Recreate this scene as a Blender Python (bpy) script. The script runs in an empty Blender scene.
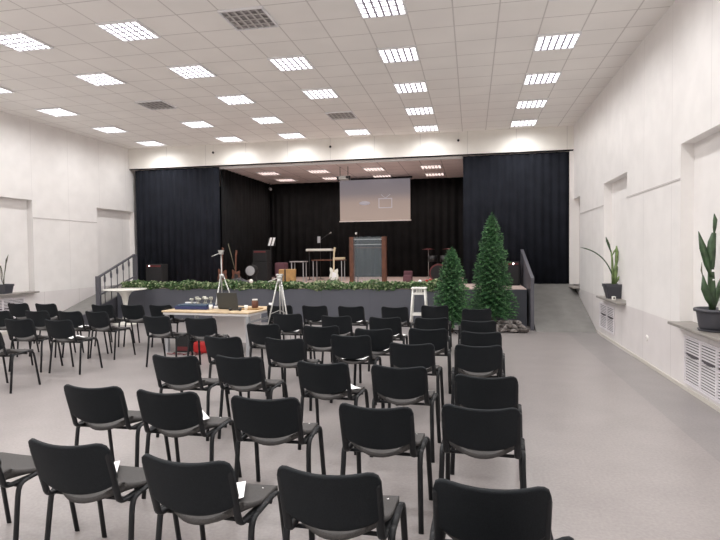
import bpy, bmesh, math, random
from mathutils import Vector, Matrix
random.seed(7)
S = bpy.context.scene
COL = S.collection
PI = math.pi
# ------------------------------------------------------------------ materials
def mat(name, col, rough=0.5, metal=0.0, noise=0.0, scale=20.0, bump=0.0, spec=0.5, emit=None, estr=0.0, trans=0.0, sheen=0.0, col2=None, coat=0.0, alpha=1.0):
    m = bpy.data.materials.new(name); m.use_nodes = True
    nt = m.node_tree; b = nt.nodes['Principled BSDF']
    b.inputs['Base Color'].default_value = (*col, 1)
    b.inputs['Roughness'].default_value = rough
    b.inputs['Metallic'].default_value = metal
    b.inputs['Specular IOR Level'].default_value = spec
    b.inputs['Transmission Weight'].default_value = trans
    b.inputs['Sheen Weight'].default_value = sheen
    b.inputs['Coat Weight'].default_value = coat
    b.inputs['Alpha'].default_value = alpha
    if emit:
        b.inputs['Emission Color'].default_value = (*emit, 1); b.inputs['Emission Strength'].default_value = estr
    if noise or bump or col2:
        tc = nt.nodes.new('ShaderNodeTexCoord'); n = nt.nodes.new('ShaderNodeTexNoise')
        n.inputs['Scale'].default_value = scale; n.inputs['Detail'].default_value = 5
        nt.links.new(tc.outputs['Object'], n.inputs['Vector'])
        if noise or col2:
            mx = nt.nodes.new('ShaderNodeMix'); mx.data_type = 'RGBA'
            c2 = col2 or tuple(max(0, c*(1-noise)) for c in col); c1 = col if col2 else tuple(min(1, c*(1+noise)) for c in col)
            mx.inputs[6].default_value = (*c1, 1); mx.inputs[7].default_value = (*c2, 1)
            r = nt.nodes.new('ShaderNodeMapRange'); r.inputs[1].default_value = .35; r.inputs[2].default_value = .65
            nt.links.new(n.outputs['Fac'], r.inputs[0]); nt.links.new(r.outputs[0], mx.inputs[0]); nt.links.new(mx.outputs[2], b.inputs['Base Color'])
        if bump:
            bp = nt.nodes.new('ShaderNodeBump'); bp.inputs['Strength'].default_value = bump; bp.inputs['Distance'].default_value = .01
            nt.links.new(n.outputs['Fac'], bp.inputs['Height']); nt.links.new(bp.outputs[0], b.inputs['Normal'])
    return m

def line_node(nt, axis, period, offset, width):
    """1 on a joint line, 0 elsewhere, along one object axis"""
    tc = nt.nodes.new('ShaderNodeTexCoord'); sp = nt.nodes.new('ShaderNodeSeparateXYZ'); nt.links.new(tc.outputs['Object'], sp.inputs[0])
    def M(op, a, b=None):
        n = nt.nodes.new('ShaderNodeMath'); n.operation = op
        for i, v in enumerate((a, b)):
            if v is None: continue
            if isinstance(v, (int, float)): n.inputs[i].default_value = v
            else: nt.links.new(v, n.inputs[i])
        return n.outputs[0]
    s = M('SUBTRACT', sp.outputs[axis], offset)
    f = M('FRACT', M('DIVIDE', s, period))
    d = M('ABSOLUTE', M('SUBTRACT', f, .5))          # .5 at the joint
    return M('GREATER_THAN', d, .5 - width/period/2), M

def lined_mat(name, col, linecol, lines, rough=.5, noise=.03, scale=3.0, fac=1.0):
    m = mat(name, col, rough, noise=noise, scale=scale)
    nt = m.node_tree; b = nt.nodes['Principled BSDF']
    src = b.inputs['Base Color'].links[0].from_socket
    tot = None
    for l in lines:
        o, M = line_node(nt, *l)
        tot = o if tot is None else M('MAXIMUM', tot, o)
    tot = M('MULTIPLY', tot, fac)
    mx = nt.nodes.new('ShaderNodeMix'); mx.data_type = 'RGBA'
    nt.links.new(tot, mx.inputs[0]); nt.links.new(src, mx.inputs[6]); mx.inputs[7].default_value = (*linecol, 1)
    nt.links.new(mx.outputs[2], b.inputs['Base Color'])
    return m

WALLC = (.87, .85, .835)
M = {}
M['wall_r'] = lined_mat('wall panel right', WALLC, (.72, .70, .69), [(1, 1.2, 10.3, .010)], .45)
M['wall_l'] = lined_mat('wall panel left', WALLC, (.72, .70, .69), [(1, 1.2, 11.2, .010)], .45)
M['wall_f'] = lined_mat('wall panel front', (.84, .82, .77), (.62, .60, .57), [(0, 1.25, -5.1, .012)], .45)
M['lower'] = lined_mat('lower wall board', (.76, .725, .72), (.55, .52, .51), [(1, 1.2, 10.3, .01)], .35)
M['trimw'] = mat('white trim', (.84, .81, .79), .4)
M['jointtrim'] = mat('grey joint trim', (.62, .59, .58), .5)
M['ceil'] = lined_mat('ceiling tile', (.92, .90, .87), (.60, .575, .55), [(0, .6, .968, .019), (1, .6, 6.802, .019)], .8, noise=.025, scale=1.2, fac=.8)
M['ceil2'] = lined_mat('stage ceiling tile', (.90, .80, .78), (.36, .32, .31), [(0, .6, .968, .02), (1, .6, 6.802, .02)], .7, noise=.03, scale=1.5, fac=.7)
M['beige'] = mat('beige baseboard', (.58, .55, .50), .4)
M['chairfab'] = mat('black backrest fabric', (.0095, .0118, .0145), .75, noise=.25, scale=180, bump=.15, spec=.25)
M['seatfab'] = mat('charcoal seat fabric', (.074, .070, .069), .8, noise=.2, scale=220, bump=.2, spec=.3)
M['chairmetal'] = mat('black powder coated tube', (.011, .012, .014), .5, spec=.3)
M['bolt'] = mat('steel bolt', (.8, .8, .8), .25, metal=1)
M['paper'] = mat('white paper', (.88, .88, .88), .7)
M['chrome'] = mat('aluminium', (.50, .50, .48), .35, metal=.6)
M['whitepaint'] = mat('white paint', (.85, .84, .80), .35)
M['cream'] = mat('cream tabletop', (.83, .82, .76), .3)
M['frame'] = mat('light frame enamel', (.80, .80, .82), .4)
M['louvre'] = mat('light louvre metal', (.40, .38, .48), .4)
M['lamp'] = mat('lit lamp panel', (.9, .9, .9), .5, emit=(1, .985, .98), estr=2.2)
M['lamp2'] = mat('stage lamp panel', (.9, .85, .8), .5, emit=(1, .80, .70), estr=1.5)
M['offlamp'] = mat('unlit lamp reflector', (.33, .31, .31), .4, noise=.4, scale=14)
M['offlouvre'] = mat('unlit louvre', (.58, .56, .55), .4)
M['curtain'] = mat('black navy curtain', (.0145, .0165, .023), .9, noise=.15, scale=3, spec=.15)
M['drape'] = mat('black stage drape', (.013, .0135, .0145), .9, noise=.15, scale=3, spec=.15)
M['stagetop'] = mat('pinkish brown carpet', (.52, .41, .375), .85, noise=.15, scale=14)
M['stagefront'] = lined_mat('slate stage front', (.088, .092, .112), (.07, .073, .09), [(0, 1.2, 0, .01)], .6)
M['ramp'] = mat('grey ramp linoleum', (.22, .215, .205), .5, noise=.08, scale=5)
M['rail'] = mat('slate painted metal', (.095, .095, .112), .45)
M['railpanel'] = mat('slate rail infill', (.12, .118, .135), .5)
M['silltop'] = mat('grey stone sill', (.27, .25, .23), .4, noise=.12, scale=9)
M['grille'] = mat('white grille', (.78, .75, .78), .4)
M['dark'] = mat('dark void', (.02, .018, .022), .9)
M['greyvoid'] = mat('grey duct behind grille', (.10, .09, .10), .9)
M['pot'] = mat('slate plastic pot', (.055, .056, .068), .45)
M['soil'] = mat('soil', (.03, .022, .016), 1, noise=.4, scale=60)
M['leafd'] = mat('dark succulent leaf', (.045, .085, .038), .4, noise=.35, scale=14)
M['leafg'] = mat('pale green stem', (.16, .23, .085), .5, noise=.3, scale=16)
M['leafb'] = mat('wilted brown green leaf', (.10, .095, .06), .6, noise=.35, scale=16)
M['black'] = mat('black plastic', (.013, .013, .015), .45)
M['blackm'] = mat('matt black', (.012, .012, .013), .8)
M['wood'] = mat('light wood board', (.58, .44, .28), .45, noise=.12, scale=8)
M['woodred'] = mat('red brown wood', (.12, .042, .022), .45, noise=.25, scale=9)
M['cajon'] = mat('golden plywood', (.36, .21, .075), .5, noise=.2, scale=10)
M['deskwhite'] = mat('pale grey laminate', (.80, .785, .78), .4)
M['desksteel'] = mat('grey desk steel', (.40, .41, .43), .35, metal=.3)
M['blue'] = mat('blue plastic', (.02, .03, .11), .4)
M['teal'] = mat('teal plastic', (.03, .06, .11), .4)
M['red'] = mat('red plastic', (.42, .015, .015), .4)
M['darkred'] = mat('dark red plastic', (.12, .015, .018), .5)
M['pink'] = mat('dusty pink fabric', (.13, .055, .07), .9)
M['rock'] = mat('grey brown stone', (.16, .14, .13), .85, col2=(.05, .042, .04), scale=9, bump=.6)
M['rocklight'] = mat('pale stone', (.34, .32, .31), .85, col2=(.13, .11, .10), scale=9, bump=.6)
M['needle'] = mat('green needles', (.024, .088, .030), .6, noise=.5, scale=4)
M['needle_light'] = mat('pale green tips', (.10, .25, .085), .6, noise=.4, scale=5)
M['ivy'] = mat('ivy leaf', (.055, .12, .035), .5, noise=.4, scale=9)
M['ivy_light'] = mat('pale variegated leaf', (.30, .36, .20), .5, noise=.3, scale=9)
M['trunk'] = mat('brown trunk', (.06, .04, .025), .9)
M['laptop'] = mat('dark laptop lid', (.05, .052, .05), .4)
M['glass'] = mat('clear acrylic', (.30, .36, .40), .12, spec=.5, alpha=.17)
M['led'] = mat('white led', (1, 1, 1), .5, emit=(1, .9, .9), estr=6)
M['icon'] = mat('projected icon', (.3, .3, .33), .7, emit=(.62, .56, .62), estr=.33)
M['cream2'] = mat('white instrument lacquer', (.72, .72, .66), .3)
M['neck'] = mat('pale maple neck', (.55, .46, .3), .4)
M['crystal'] = mat('pale glazed ornaments', (.42, .42, .36), .2, noise=.5, scale=60)

def floor_mat():
    m = mat('grey speckled linoleum', (.315, .289, .284), .30, noise=.05, scale=2.2, spec=.5)
    nt = m.node_tree; b = nt.nodes['Principled BSDF']
    src = b.inputs['Base Color'].links[0].from_socket
    tc = nt.nodes.new('ShaderNodeTexCoord'); n = nt.nodes.new('ShaderNodeTexNoise'); n.inputs['Scale'].default_value = 45; n.inputs['Detail'].default_value = 3
    nt.links.new(tc.outputs['Object'], n.inputs['Vector'])
    mx = nt.nodes.new('ShaderNodeMix'); mx.data_type = 'RGBA'; mx.blend_type = 'MULTIPLY'; mx.inputs[0].default_value = 1
    r = nt.nodes.new('ShaderNodeMapRange'); r.inputs[1].default_value = .3; r.inputs[2].default_value = .7; r.inputs[3].default_value = .9; r.inputs[4].default_value = 1.1
    nt.links.new(n.outputs['Fac'], r.inputs[0]); nt.links.new(src, mx.inputs[6]); nt.links.new(r.outputs[0], mx.inputs[7])
    # slightly darker, cooler strip along the right wall
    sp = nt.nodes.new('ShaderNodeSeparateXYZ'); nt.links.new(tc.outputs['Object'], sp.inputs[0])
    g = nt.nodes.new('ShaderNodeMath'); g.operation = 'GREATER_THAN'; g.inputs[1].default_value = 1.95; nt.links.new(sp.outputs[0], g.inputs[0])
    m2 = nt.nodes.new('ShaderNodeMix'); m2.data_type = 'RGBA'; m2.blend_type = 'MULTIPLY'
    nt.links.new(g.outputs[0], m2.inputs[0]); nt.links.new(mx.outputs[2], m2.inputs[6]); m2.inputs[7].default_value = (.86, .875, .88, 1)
    nt.links.new(m2.outputs[2], b.inputs['Base Color'])
    return m
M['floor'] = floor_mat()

def screen_mat():
    m = mat('projection screen picture', (.10, .10, .10), .7)
    nt = m.node_tree; b = nt.nodes['Principled BSDF']
    tc = nt.nodes.new('ShaderNodeTexCoord'); sp = nt.nodes.new('ShaderNodeSeparateXYZ'); nt.links.new(tc.outputs['Object'], sp.inputs[0])
    r = nt.nodes.new('ShaderNodeValToRGB')
    mr = nt.nodes.new('ShaderNodeMapRange'); mr.inputs[1].default_value = -.68; mr.inputs[2].default_value = .68
    nt.links.new(sp.outputs[2], mr.inputs[0]); nt.links.new(mr.outputs[0], r.inputs[0])
    e = r.color_ramp.elements
    e[0].color = (.58, .43, .36, 1); e[0].position = 0
    e[1].color = (.26, .235, .27, 1); e[1].position = 1
    x = e.new(.45); x.color = (.52, .39, .34, 1)
    x = e.new(.66); x.color = (.30, .255, .27, 1)
    nt.links.new(r.outputs[0], b.inputs['Emission Color']); b.inputs['Emission Strength'].default_value = .50
    return m
M['screen'] = screen_mat()

# ------------------------------------------------------------------ mesh helpers
def box(bm, x0, x1, y0, y1, z0, z1, mi=0, rot=None, piv=None):
    vs = [bm.verts.new((x, y, z)) for x in (x0, x1) for y in (y0, y1) for z in (z0, z1)]
    fs = [(0, 1, 3, 2), (4, 6, 7, 5), (0, 4, 5, 1), (2, 3, 7, 6), (0, 2, 6, 4), (1, 5, 7, 3)]
    for f in fs:
        F = bm.faces.new([vs[i] for i in f]); F.material_index = mi
    if rot is not None:
        p = Vector(piv) if piv else Vector(((x0+x1)/2, (y0+y1)/2, (z0+z1)/2))
        for v in vs: v.co = rot @ (v.co - p) + p
    return vs
def rbox(bm, x0, x1, y0, y1, z0, z1, r=.01, seg=2):
    b2 = bmesh.new(); box(b2, x0, x1, y0, y1, z0, z1)
    bmesh.ops.bevel(b2, geom=b2.edges[:], offset=r, segments=seg, affect='EDGES', profile=.6)
    merge(bm, b2)
def merge(bm, b2):
    me = bpy.data.meshes.new('tmp'); b2.to_mesh(me); b2.free(); bm.from_mesh(me); bpy.data.meshes.remove(me)
def tube(bm, pts, r, seg=8, cap=True, sq=(1, 1)):
    pts = [Vector(p) for p in pts]; rs = r if isinstance(r, (list, tuple)) else [r]*len(pts)
    rings = []; prevu = None
    for i, p in enumerate(pts):
        d = (pts[min(i+1, len(pts)-1)] - pts[max(i-1, 0)]).normalized()
        ref = Vector((1, 0, 0)) if abs(d.x) < .9 else Vector((0, 0, 1))
        if prevu is not None: ref = prevu
        v = d.cross(ref).normalized(); u = v.cross(d).normalized(); prevu = u
        rings.append([bm.verts.new(p + rs[i]*(sq[0]*math.cos(2*PI*k/seg)*u + sq[1]*math.sin(2*PI*k/seg)*v)) for k in range(seg)])
    for a, b in zip(rings, rings[1:]):
        for k in range(seg):
            f = bm.faces.new((a[k], a[(k+1) % seg], b[(k+1) % seg], b[k])); f.smooth = True
    if cap:
        bm.faces.new(rings[0][::-1]); bm.faces.new(rings[-1])
def lathe(bm, prof, seg=24, c=(0, 0, 0), sx=1, sy=1):
    rings = []
    for r, z in prof:
        rings.append([bm.verts.new((c[0]+sx*r*math.cos(2*PI*k/seg), c[1]+sy*r*math.sin(2*PI*k/seg), c[2]+z)) for k in range(seg)])
    for a, b in zip(rings, rings[1:]):
        for k in range(seg):
            f = bm.faces.new((a[k], a[(k+1) % seg], b[(k+1) % seg], b[k])); f.smooth = True
    bm.faces.new(rings[0][::-1]); bm.faces.new(rings[-1])
def ball(bm, c, r, sub=2, s=(1, 1, 1), rough=0):
    ret = bmesh.ops.create_icosphere(bm, subdivisions=sub, radius=1)
    for v in ret['verts']:
        k = 1 + (random.uniform(-rough, rough) if rough else 0)
        v.co = Vector((c[0]+v.co.x*r*s[0]*k, c[1]+v.co.y*r*s[1]*k, c[2]+v.co.z*r*s[2]*k))
    for f in bm.faces:
        if rough == 0: f.smooth = True
def prism(bm, outline, y0, y1, ax='y'):
    """closed outline [(a,b)] extruded along an axis"""
    def P(a, b, t): return {'y': (a, t, b), 'z': (a, b, t), 'x': (t, a, b)}[ax]
    A = [bm.verts.new(P(a, b, y0)) for a, b in outline]; B = [bm.verts.new(P(a, b, y1)) for a, b in outline]
    n = len(A); bm.faces.new(A); bm.faces.new(B[::-1])
    for i in range(n): bm.faces.new((A[i], B[i], B[(i+1) % n], A[(i+1) % n]))
def bez(a, b, c, d, n=8):
    a, b, c, d = map(Vector, (a, b, c, d)); o = []
    for i in range(n+1):
        t = i/n; s = 1-t; o.append(a*s**3 + b*3*s*s*t + c*3*s*t*t + d*t**3)
    return o

def obj(name, bm, m, parent=None, label=None, cat=None, group=None, kind=None, loc=None, rz=0, smooth=False):
    bmesh.ops.recalc_face_normals(bm, faces=bm.faces)
    me = bpy.data.meshes.new(name); bm.to_mesh(me); bm.free()
    for x in (m if isinstance(m, (list, tuple)) else [m]): me.materials.append(x)
    if smooth:
        for p in me.polygons: p.use_smooth = True
    o = bpy.data.objects.new(name, me); COL.objects.link(o)
    if parent: o.parent = parent
    if loc: o.location = loc
    if rz: o.rotation_euler = (0, 0, rz)
    tag(o, label, cat, group, kind)
    return o
def tag(o, label=None, cat=None, group=None, kind=None):
    if label: o['label'] = label
    if cat: o['category'] = cat
    if group: o['group'] = group
    if kind: o['kind'] = kind
def thing(name, label, cat, loc=(0, 0, 0), rz=0, group=None):
    o = bpy.data.objects.new(name, None); COL.objects.link(o); o.empty_display_size = .1
    o.location = loc; o.rotation_euler = (0, 0, rz); tag(o, label, cat, group); return o
def dup(root, loc, rz=0, label=None, group=None):
    r = root.copy(); COL.objects.link(r); r.location = loc; r.rotation_euler = (0, 0, rz)
    if label: r['label'] = label
    if group: r['group'] = group
    for ch in list(root.children):
        c = ch.copy(); COL.objects.link(c); c.parent = r
        for g in ch.children:
            d = g.copy(); COL.objects.link(d); d.parent = c
    return r
B = bmesh.new
def struct(name, bm, m, **k): return obj(name, bm, m, kind='structure', **k)

# ------------------------------------------------------------------ room
XR, XL, D, H = 2.56, -10.10, 14.98, 4.90
Y0, YB = -4.8, 19.5
LED = .80
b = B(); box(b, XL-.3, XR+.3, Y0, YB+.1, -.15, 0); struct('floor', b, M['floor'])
b = B(); box(b, XL-.3, XR+.3, Y0, D, H, H+.15); struct('ceiling', b, M['ceil'])
b = B(); box(b, XL-.3, XR+.3, D+.16, YB+.1, 4.27, 4.40); struct('ceiling', b, M['ceil2'])
nR = [(-2.31, -.66), (1.81, 3.46), (5.93, 7.58), (10.03, 11.68), (14.13, 15.78)]
nL = [(-2.75, -1.05), (1.33, 3.03), (5.41, 7.11), (9.50, 11.20), (13.47, 15.17)]
def side_wall(name, xf, sgn, niches, m, lower, ledge):
    b = B(); xb = xf + sgn*.15; xo = xf + sgn*.30
    def bx(a, c, y0, y1, z0, z1, mi=0): box(b, min(a, c), max(a, c), y0, y1, z0, z1, mi)
    bx(xf, xo, Y0, YB, 3.03, H)
    bx(xf, xo, Y0, YB, 0, ledge, 1)
    y = Y0
    for a, c in niches:
        bx(xf, xo, y, a, ledge, 3.03); bx(xb, xo, a, c, ledge, 3.03); y = c
    bx(xf, xo, y, YB, ledge, 3.03)
    struct(name, b, [m, lower])
side_wall('wall_right', XR, 1, nR, M['wall_r'], M['lower'], .78)
side_wall('wall_left', XL, -1, nL, M['wall_l'], M['lower'], .86)
n = 1
for xf, sg, ni, ze in ((XR, 1, nR, 2.60), (XL, -1, nL, 2.62)):       # the horizontal joints between the niches
    for (a, c), (a2, c2) in zip(ni, ni[1:]):
        b = B(); x0 = xf - sg*.008; box(b, min(x0, xf), max(x0, xf), c+.01, a2-.01, ze-.012, ze+.012)
        struct('trim_%d' % n, b, M['jointtrim']); n += 1
b = B(); box(b, XR-.018, XR, Y0, 12.2, 0, .045); struct('baseboard_right', b, M['beige'])
b = B(); box(b, XL, XL+.018, Y0, 10.8, 0, .06); struct('baseboard_left', b, M['beige'])
b = B(); box(b, XL, XR, D, D+.16, 4.30, H); struct('wall_front', b, M['wall_f'])
b = B(); box(b, XL, XR, D+.02, D+.15, 4.282, 4.30); struct('trim_%d' % n, b, M['dark']); n += 1
b = B(); box(b, -7.25, -.22, D+.165, D+.20, 4.215, 4.27); struct('trim_%d' % n, b, M['trimw']); n += 1
b = B(); box(b, XL-.3, XR+.3, YB, YB+.15, 0, 4.3); struct('wall_stage', b, M['dark'])
b = B(); box(b, XL-.3, XR+.3, Y0-.15, Y0, 0, H); struct('wall_back', b, M['wall_f'])

b = B(); box(b, 2.46, 2.705, D+.01, D+.05, .85, 4.26); struct('trim_%d' % n, b, M['trimw']); n += 1
# ------------------------------------------------------------------ ceiling lights
LX = [1.268 - t for t in (0, 2.4, 4.2, 6.0, 7.8, 10.2)]
LY = [7.102 + 1.8*k for k in range(-6, 5)]
def light_fixture(name, lm, lv, cat='ceiling light', watts=0, lampcol=(1, .985, .975)):
    t = thing(name, 'x', cat)
    b = B(); w = .297
    for s in (-1, 1):
        box(b, s*w-.012, s*w+.012, -w-.012, w+.012, -.03, 0); box(b, -w+.012, w-.012, s*w-.012, s*w+.012, -.03, 0)
    obj('frame', b, M['frame'], t)
    b = B(); box(b, -w+.012, w-.012, -w+.012, w-.012, -.012, -.004); obj('lamp_panel', b, lm, t)
    b = B()
    for i in range(1, 6): box(b, -w+.6*i/6-.014, -w+.6*i/6+.014, -w+.012, w-.012, -.030, -.026)
    for i in range(1, 4): box(b, -w+.012, w-.012, -w+.6*i/4-.013, -w+.6*i/4+.013, -.0295, -.0265)
    obj('louvre', b, lv, t)
    if watts:
        L = bpy.data.lights.new('tube_lamp', 'SPOT'); L.energy = watts; L.color = lampcol; L.spot_size = math.radians(172); L.spot_blend = 1.0; L.shadow_soft_size = .0
        lo = bpy.data.objects.new('tube_lamp', L); COL.objects.link(lo); lo.parent = t; lo.location = (0, 0, -.035)
    return t
ORD = ['nearest', 'second', 'third', 'fourth', 'fifth', 'sixth', 'seventh', 'eighth', 'ninth', 'tenth', 'eleventh']
on = light_fixture('ceiling_light', M['lamp'], M['louvre'], watts=68); off = light_fixture('ceiling_light', M['offlamp'], M['offlouvre'])
u1 = u2 = False
colw = ['column beside the right wall', 'second column from the right wall', 'third column from the right wall', 'third column from the left wall', 'second column from the left wall', 'column beside the left wall']
roww = ['closest to the stage', 'second from the stage', 'third from the stage', 'fourth from the stage', 'fifth from the stage', 'sixth from the stage', 'seventh from the stage', 'eighth from the stage', 'ninth from the stage', 'tenth from the stage', 'eleventh from the stage']
for i, x in enumerate(LX):
    for j, y in enumerate(LY):
        k = 10 - j
        isoff = (i, k) in ((2, 4), (2, 1), (4, 2))
        lab = ('unlit square louvred ceiling light, ' if isoff else 'glowing square louvred ceiling light, ') + colw[i] + ', ' + roww[k]
        src = off if isoff else on
        if isoff and not u2: src.location = (x, y, H-.001); src['label'] = lab; src['group'] = 'square ceiling lights over the hall'; u2 = True
        elif not isoff and not u1: src.location = (x, y, H-.001); src['label'] = lab; src['group'] = 'square ceiling lights over the hall'; u1 = True
        else: dup(src, (x, y, H-.001), 0, lab, 'square ceiling lights over the hall')
sl = None
for i, x in enumerate((-6.29, -4.65, -2.91, -1.18)):
    for j, y in enumerate((16.65, 18.3)):
        lab = 'dim warm ceiling light above the stage, %s from the left, %s row' % (('first', 'second', 'third', 'fourth')[i], ('front', 'rear')[j])
        if sl is None:
            sl = light_fixture('stage_ceiling_light', M['lamp2'], M['louvre'], watts=34, lampcol=(1, .84, .76)); sl.location = (x, y, 4.269); sl['label'] = lab; sl['group'] = 'stage ceiling lights'
        else: dup(sl, (x, y, 4.269), 0, lab, 'stage ceiling lights')

# hooks on the fascia with wires
for x, w in ((-7.35, 'left'), (-3.84, 'middle'), (-.34, 'right')):
    t = thing('wall_hook', 'small round black hook with thin wire on white fascia, %s one of three' % w, 'hook', (x, D, 4.665), 0, 'black hooks on the fascia')
    b = B(); ball(b, (0, -.03, 0), .034, 2); obj('knob', b, M['black'], t)
    b = B(); tube(b, [(0, -.02, .03), (0, -.02, .233)], .003, 5); obj('wire', b, M['jointtrim'], t)

# ------------------------------------------------------------------ stage
b = B()
box(b, -9.2, 1.22, 13.0, YB-.02, 0, .835)
st = thing('stage_platform', 'raised stage platform with slate grey front and pinkish brown floor', 'stage', (0, 0, 0))
obj('stage_front', b, M['stagefront'], st)
b = B(); box(b, -9.2, 1.22, 13.04, YB-.02, .835, .85); obj('stage_carpet', b, M['stagetop'], st)
b = B(); box(b, XL+.005, -9.205, 14.0, YB-.02, 0, .85); obj('side_landing', b, M['ramp'], st)
b = B(); box(b, 1.335, XR-.005, 14.97, YB-.02, 0, .85); obj('side_landing', b, M['ramp'], st)
# ramps
b = B(); prism(b, [(12.15, 0), (14.965, 0), (14.965, .845)], 1.335, XR-.004, 'x')
obj('ramp', b, M['ramp'], None, 'grey linoleum ramp climbing to the stage along the right wall', 'ramp')
b = B(); prism(b, [(10.85, 0), (13.99, 0), (13.99, .845)], XL+.02, -9.345, 'x')
obj('ramp', b, M['ramp'], None, 'grey ramp climbing to the stage along the left wall', 'ramp')
# right railing (steep, infilled)
t = thing('railing', 'slate grey metal railing with infill panel beside the right ramp', 'railing', (0, 0, 0))
x = 1.275
b = B(); box(b, x-.035, x+.035, 12.36, 12.42, 0, 1.13); obj('post', b, M['rail'], t)
b = B(); box(b, x-.035, x+.035, 14.78, 14.84, 0, 1.72); obj('post', b, M['rail'], t)
b = B(); prism(b, [(12.34, 1.09), (12.34, 1.14), (14.86, 1.76), (14.86, 1.71)], x-.035, x+.035, 'x'); obj('handrail', b, M['railpanel'], t)
b = B(); prism(b, [(12.42, .0), (12.42, 1.08), (14.78, 1.68), (14.78, .0)], x-.01, x+.01, 'x'); obj('infill_panel', b, M['rail'], t)
# left railing with balusters
t = thing('railing', 'slate grey metal railing with slim balusters beside the left ramp', 'railing', (0, 0, 0))
x = -9.27; ya, yb = 12.35, 13.9
def rz_(y): return 1.17 + (y-ya)/(yb-ya)*.56
def gz(y): return min(.845, (y-10.85)/3.14*.845)
b = B(); box(b, x-.06, x+.06, ya-.03, ya+.03, 0, 1.19); obj('post', b, M['rail'], t)
b = B(); box(b, x-.06, x+.06, yb+.0, yb+.06, 0, 1.74); obj('post', b, M['rail'], t)
b = B(); prism(b, [(ya, rz_(ya)-.03), (ya, rz_(ya)+.015), (yb, rz_(yb)+.015), (yb, rz_(yb)-.03)], x-.03, x+.03, 'x'); obj('handrail', b, M['rail'], t)
b = B(); prism(b, [(ya, gz(ya)+.28), (ya, gz(ya)+.31), (yb, gz(yb)+.31), (yb, gz(yb)+.28)], x-.02, x+.02, 'x'); obj('lower_rail', b, M['rail'], t)
b = B(); prism(b, [(10.86, 0), (yb, 0), (yb, gz(yb)+.02), (10.86, .02)], x-.015, x+.015, 'x'); obj('side_panel', b, M['rail'], t)
for k in range(1, 6):
    y = ya + (yb-ya)*k/6
    b = B(); zt = rz_(y)-.03
    tube(b, [(x, y, gz(y)+.004), (x, y, zt-.22), (x, y, zt-.18), (x, y, zt-.10), (x, y, zt)], [.012, .012, .028, .03, .012], 6)
    obj('baluster', b, M['rail'], t)

def curtain(name, x0, y0, x1, y1, z0, z1, m, lab, amp=.04, wl=.22, seedv=0):
    rnd = random.Random(seedv); L = math.hypot(x1-x0, y1-y0); n = int(L/.03); dx, dy = (x1-x0)/L, (y1-y0)/L
    b = B(); rows = []
    for zi, z in enumerate((z0, (z0+z1)/2, z1)):
        r = []; ph = rnd.random()*.3
        for i in range(n+1):
            s = L*i/n; a = amp*(1.0 if zi < 2 else .7)*(math.sin(2*PI*s/wl + .8*math.sin(s*2.1)) + .35*math.sin(2*PI*s/(wl*2.7)+1))
            r.append(b.verts.new((x0+dx*s - dy*a, y0+dy*s + dx*a, z)))
        rows.append(r)
    for a, c in zip(rows, rows[1:]):
        for i in range(n):
            f = b.faces.new((a[i], a[i+1], c[i+1], c[i])); f.smooth = True
    o = obj(name, b, m, None, lab, 'curtain')
    md = o.modifiers.new('thickness', 'SOLIDIFY'); md.thickness = .004
    return o
curtain('stage_curtain', -9.95, D+.085, -7.22, D+.085, .86, 4.255, M['curtain'], 'dark navy front curtain covering the left wing of the stage', .03, .2, 1)
curtain('stage_curtain', -.22, D+.085, 2.47, D+.085, .86, 4.255, M['curtain'], 'dark navy front curtain covering the right wing of the stage', .03, .2, 2)
curtain('stage_curtain', -7.27, D+.3, -7.27, 19.2, .86, 4.26, M['drape'], 'black drape along the left side of the stage opening', .03, .25, 3)
curtain('stage_curtain', -.16, D+.3, -.16, 19.2, .86, 4.26, M['drape'], 'black drape along the right side of the stage opening', .03, .25, 4)
curtain('stage_curtain', -7.2, 19.32, -.25, 19.32, .86, 4.26, M['drape'], 'black pleated backdrop behind the instruments and the screen', .04, .28, 5)

# screen
t = thing('projection_screen', 'hanging projection screen with mauve to peach picture on stage backdrop', 'projection screen', (-3.17, 18.2, 3.47))
b = B(); box(b, -1.19, 1.19, 0, .012, -.68, .68); obj('screen_surface', b, M['screen'], t)
b = B(); box(b, -1.21, 1.21, -.02, .03, -.715, -.68); obj('bottom_bar', b, M['trimw'], t)
b = B(); tube(b, [(-1.26, .01, .715), (1.26, .01, .715)], .035, 10); obj('roller_case', b, M['dark'], t)
b = B()
for p, q in (((.16, .02), (.56, .05)), ((.16, -.28), (.56, -.25)), ((.13, -.28), (.16, .05)), ((.56, -.28), (.59, .05))):
    box(b, p[0], q[0], -.004, -.001, p[1], q[1])
tube(b, [(.22, -.003, .17), (.36, -.003, .05), (.52, -.003, .17)], .012, 4)
obj('picture_icon', b, M['icon'], t)
b = B(); lathe(b, [(.001, 0), (.19, 0), (.19, .003), (.001, .003)], 16)
for v in b.verts: v.co = Vector((v.co.x-.34, -.004+v.co.z*-.3, v.co.y*.35-.1))
obj('picture_highlight', b, M['icon'], t)

# projector on its rods
t = thing('ceiling_projector', 'ceiling projector hung on two rods above the stage', 'projector', (-3.70, 16.0, 3.90))
b = B(); rbox(b, -.14, .14, -.12, .12, -.03, .09, .015); obj('body', b, M['chrome'], t)
b = B(); tube(b, [(.12, -.13, .03), (.12, -.17, .03)], .035, 12); obj('lens', b, M['black'], t)
for s in (-1, 1):
    b = B(); tube(b, [(s*.12, 0, .09), (s*.12, 0, .366)], .01, 6); obj('rod', b, M['black'], t)
b = B(); box(b, -.22, -.15, -.03, .05, -.01, .07); box(b, .15, .19, -.03, .05, -.03, .09); obj('bracket', b, M['black'], t)

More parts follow.
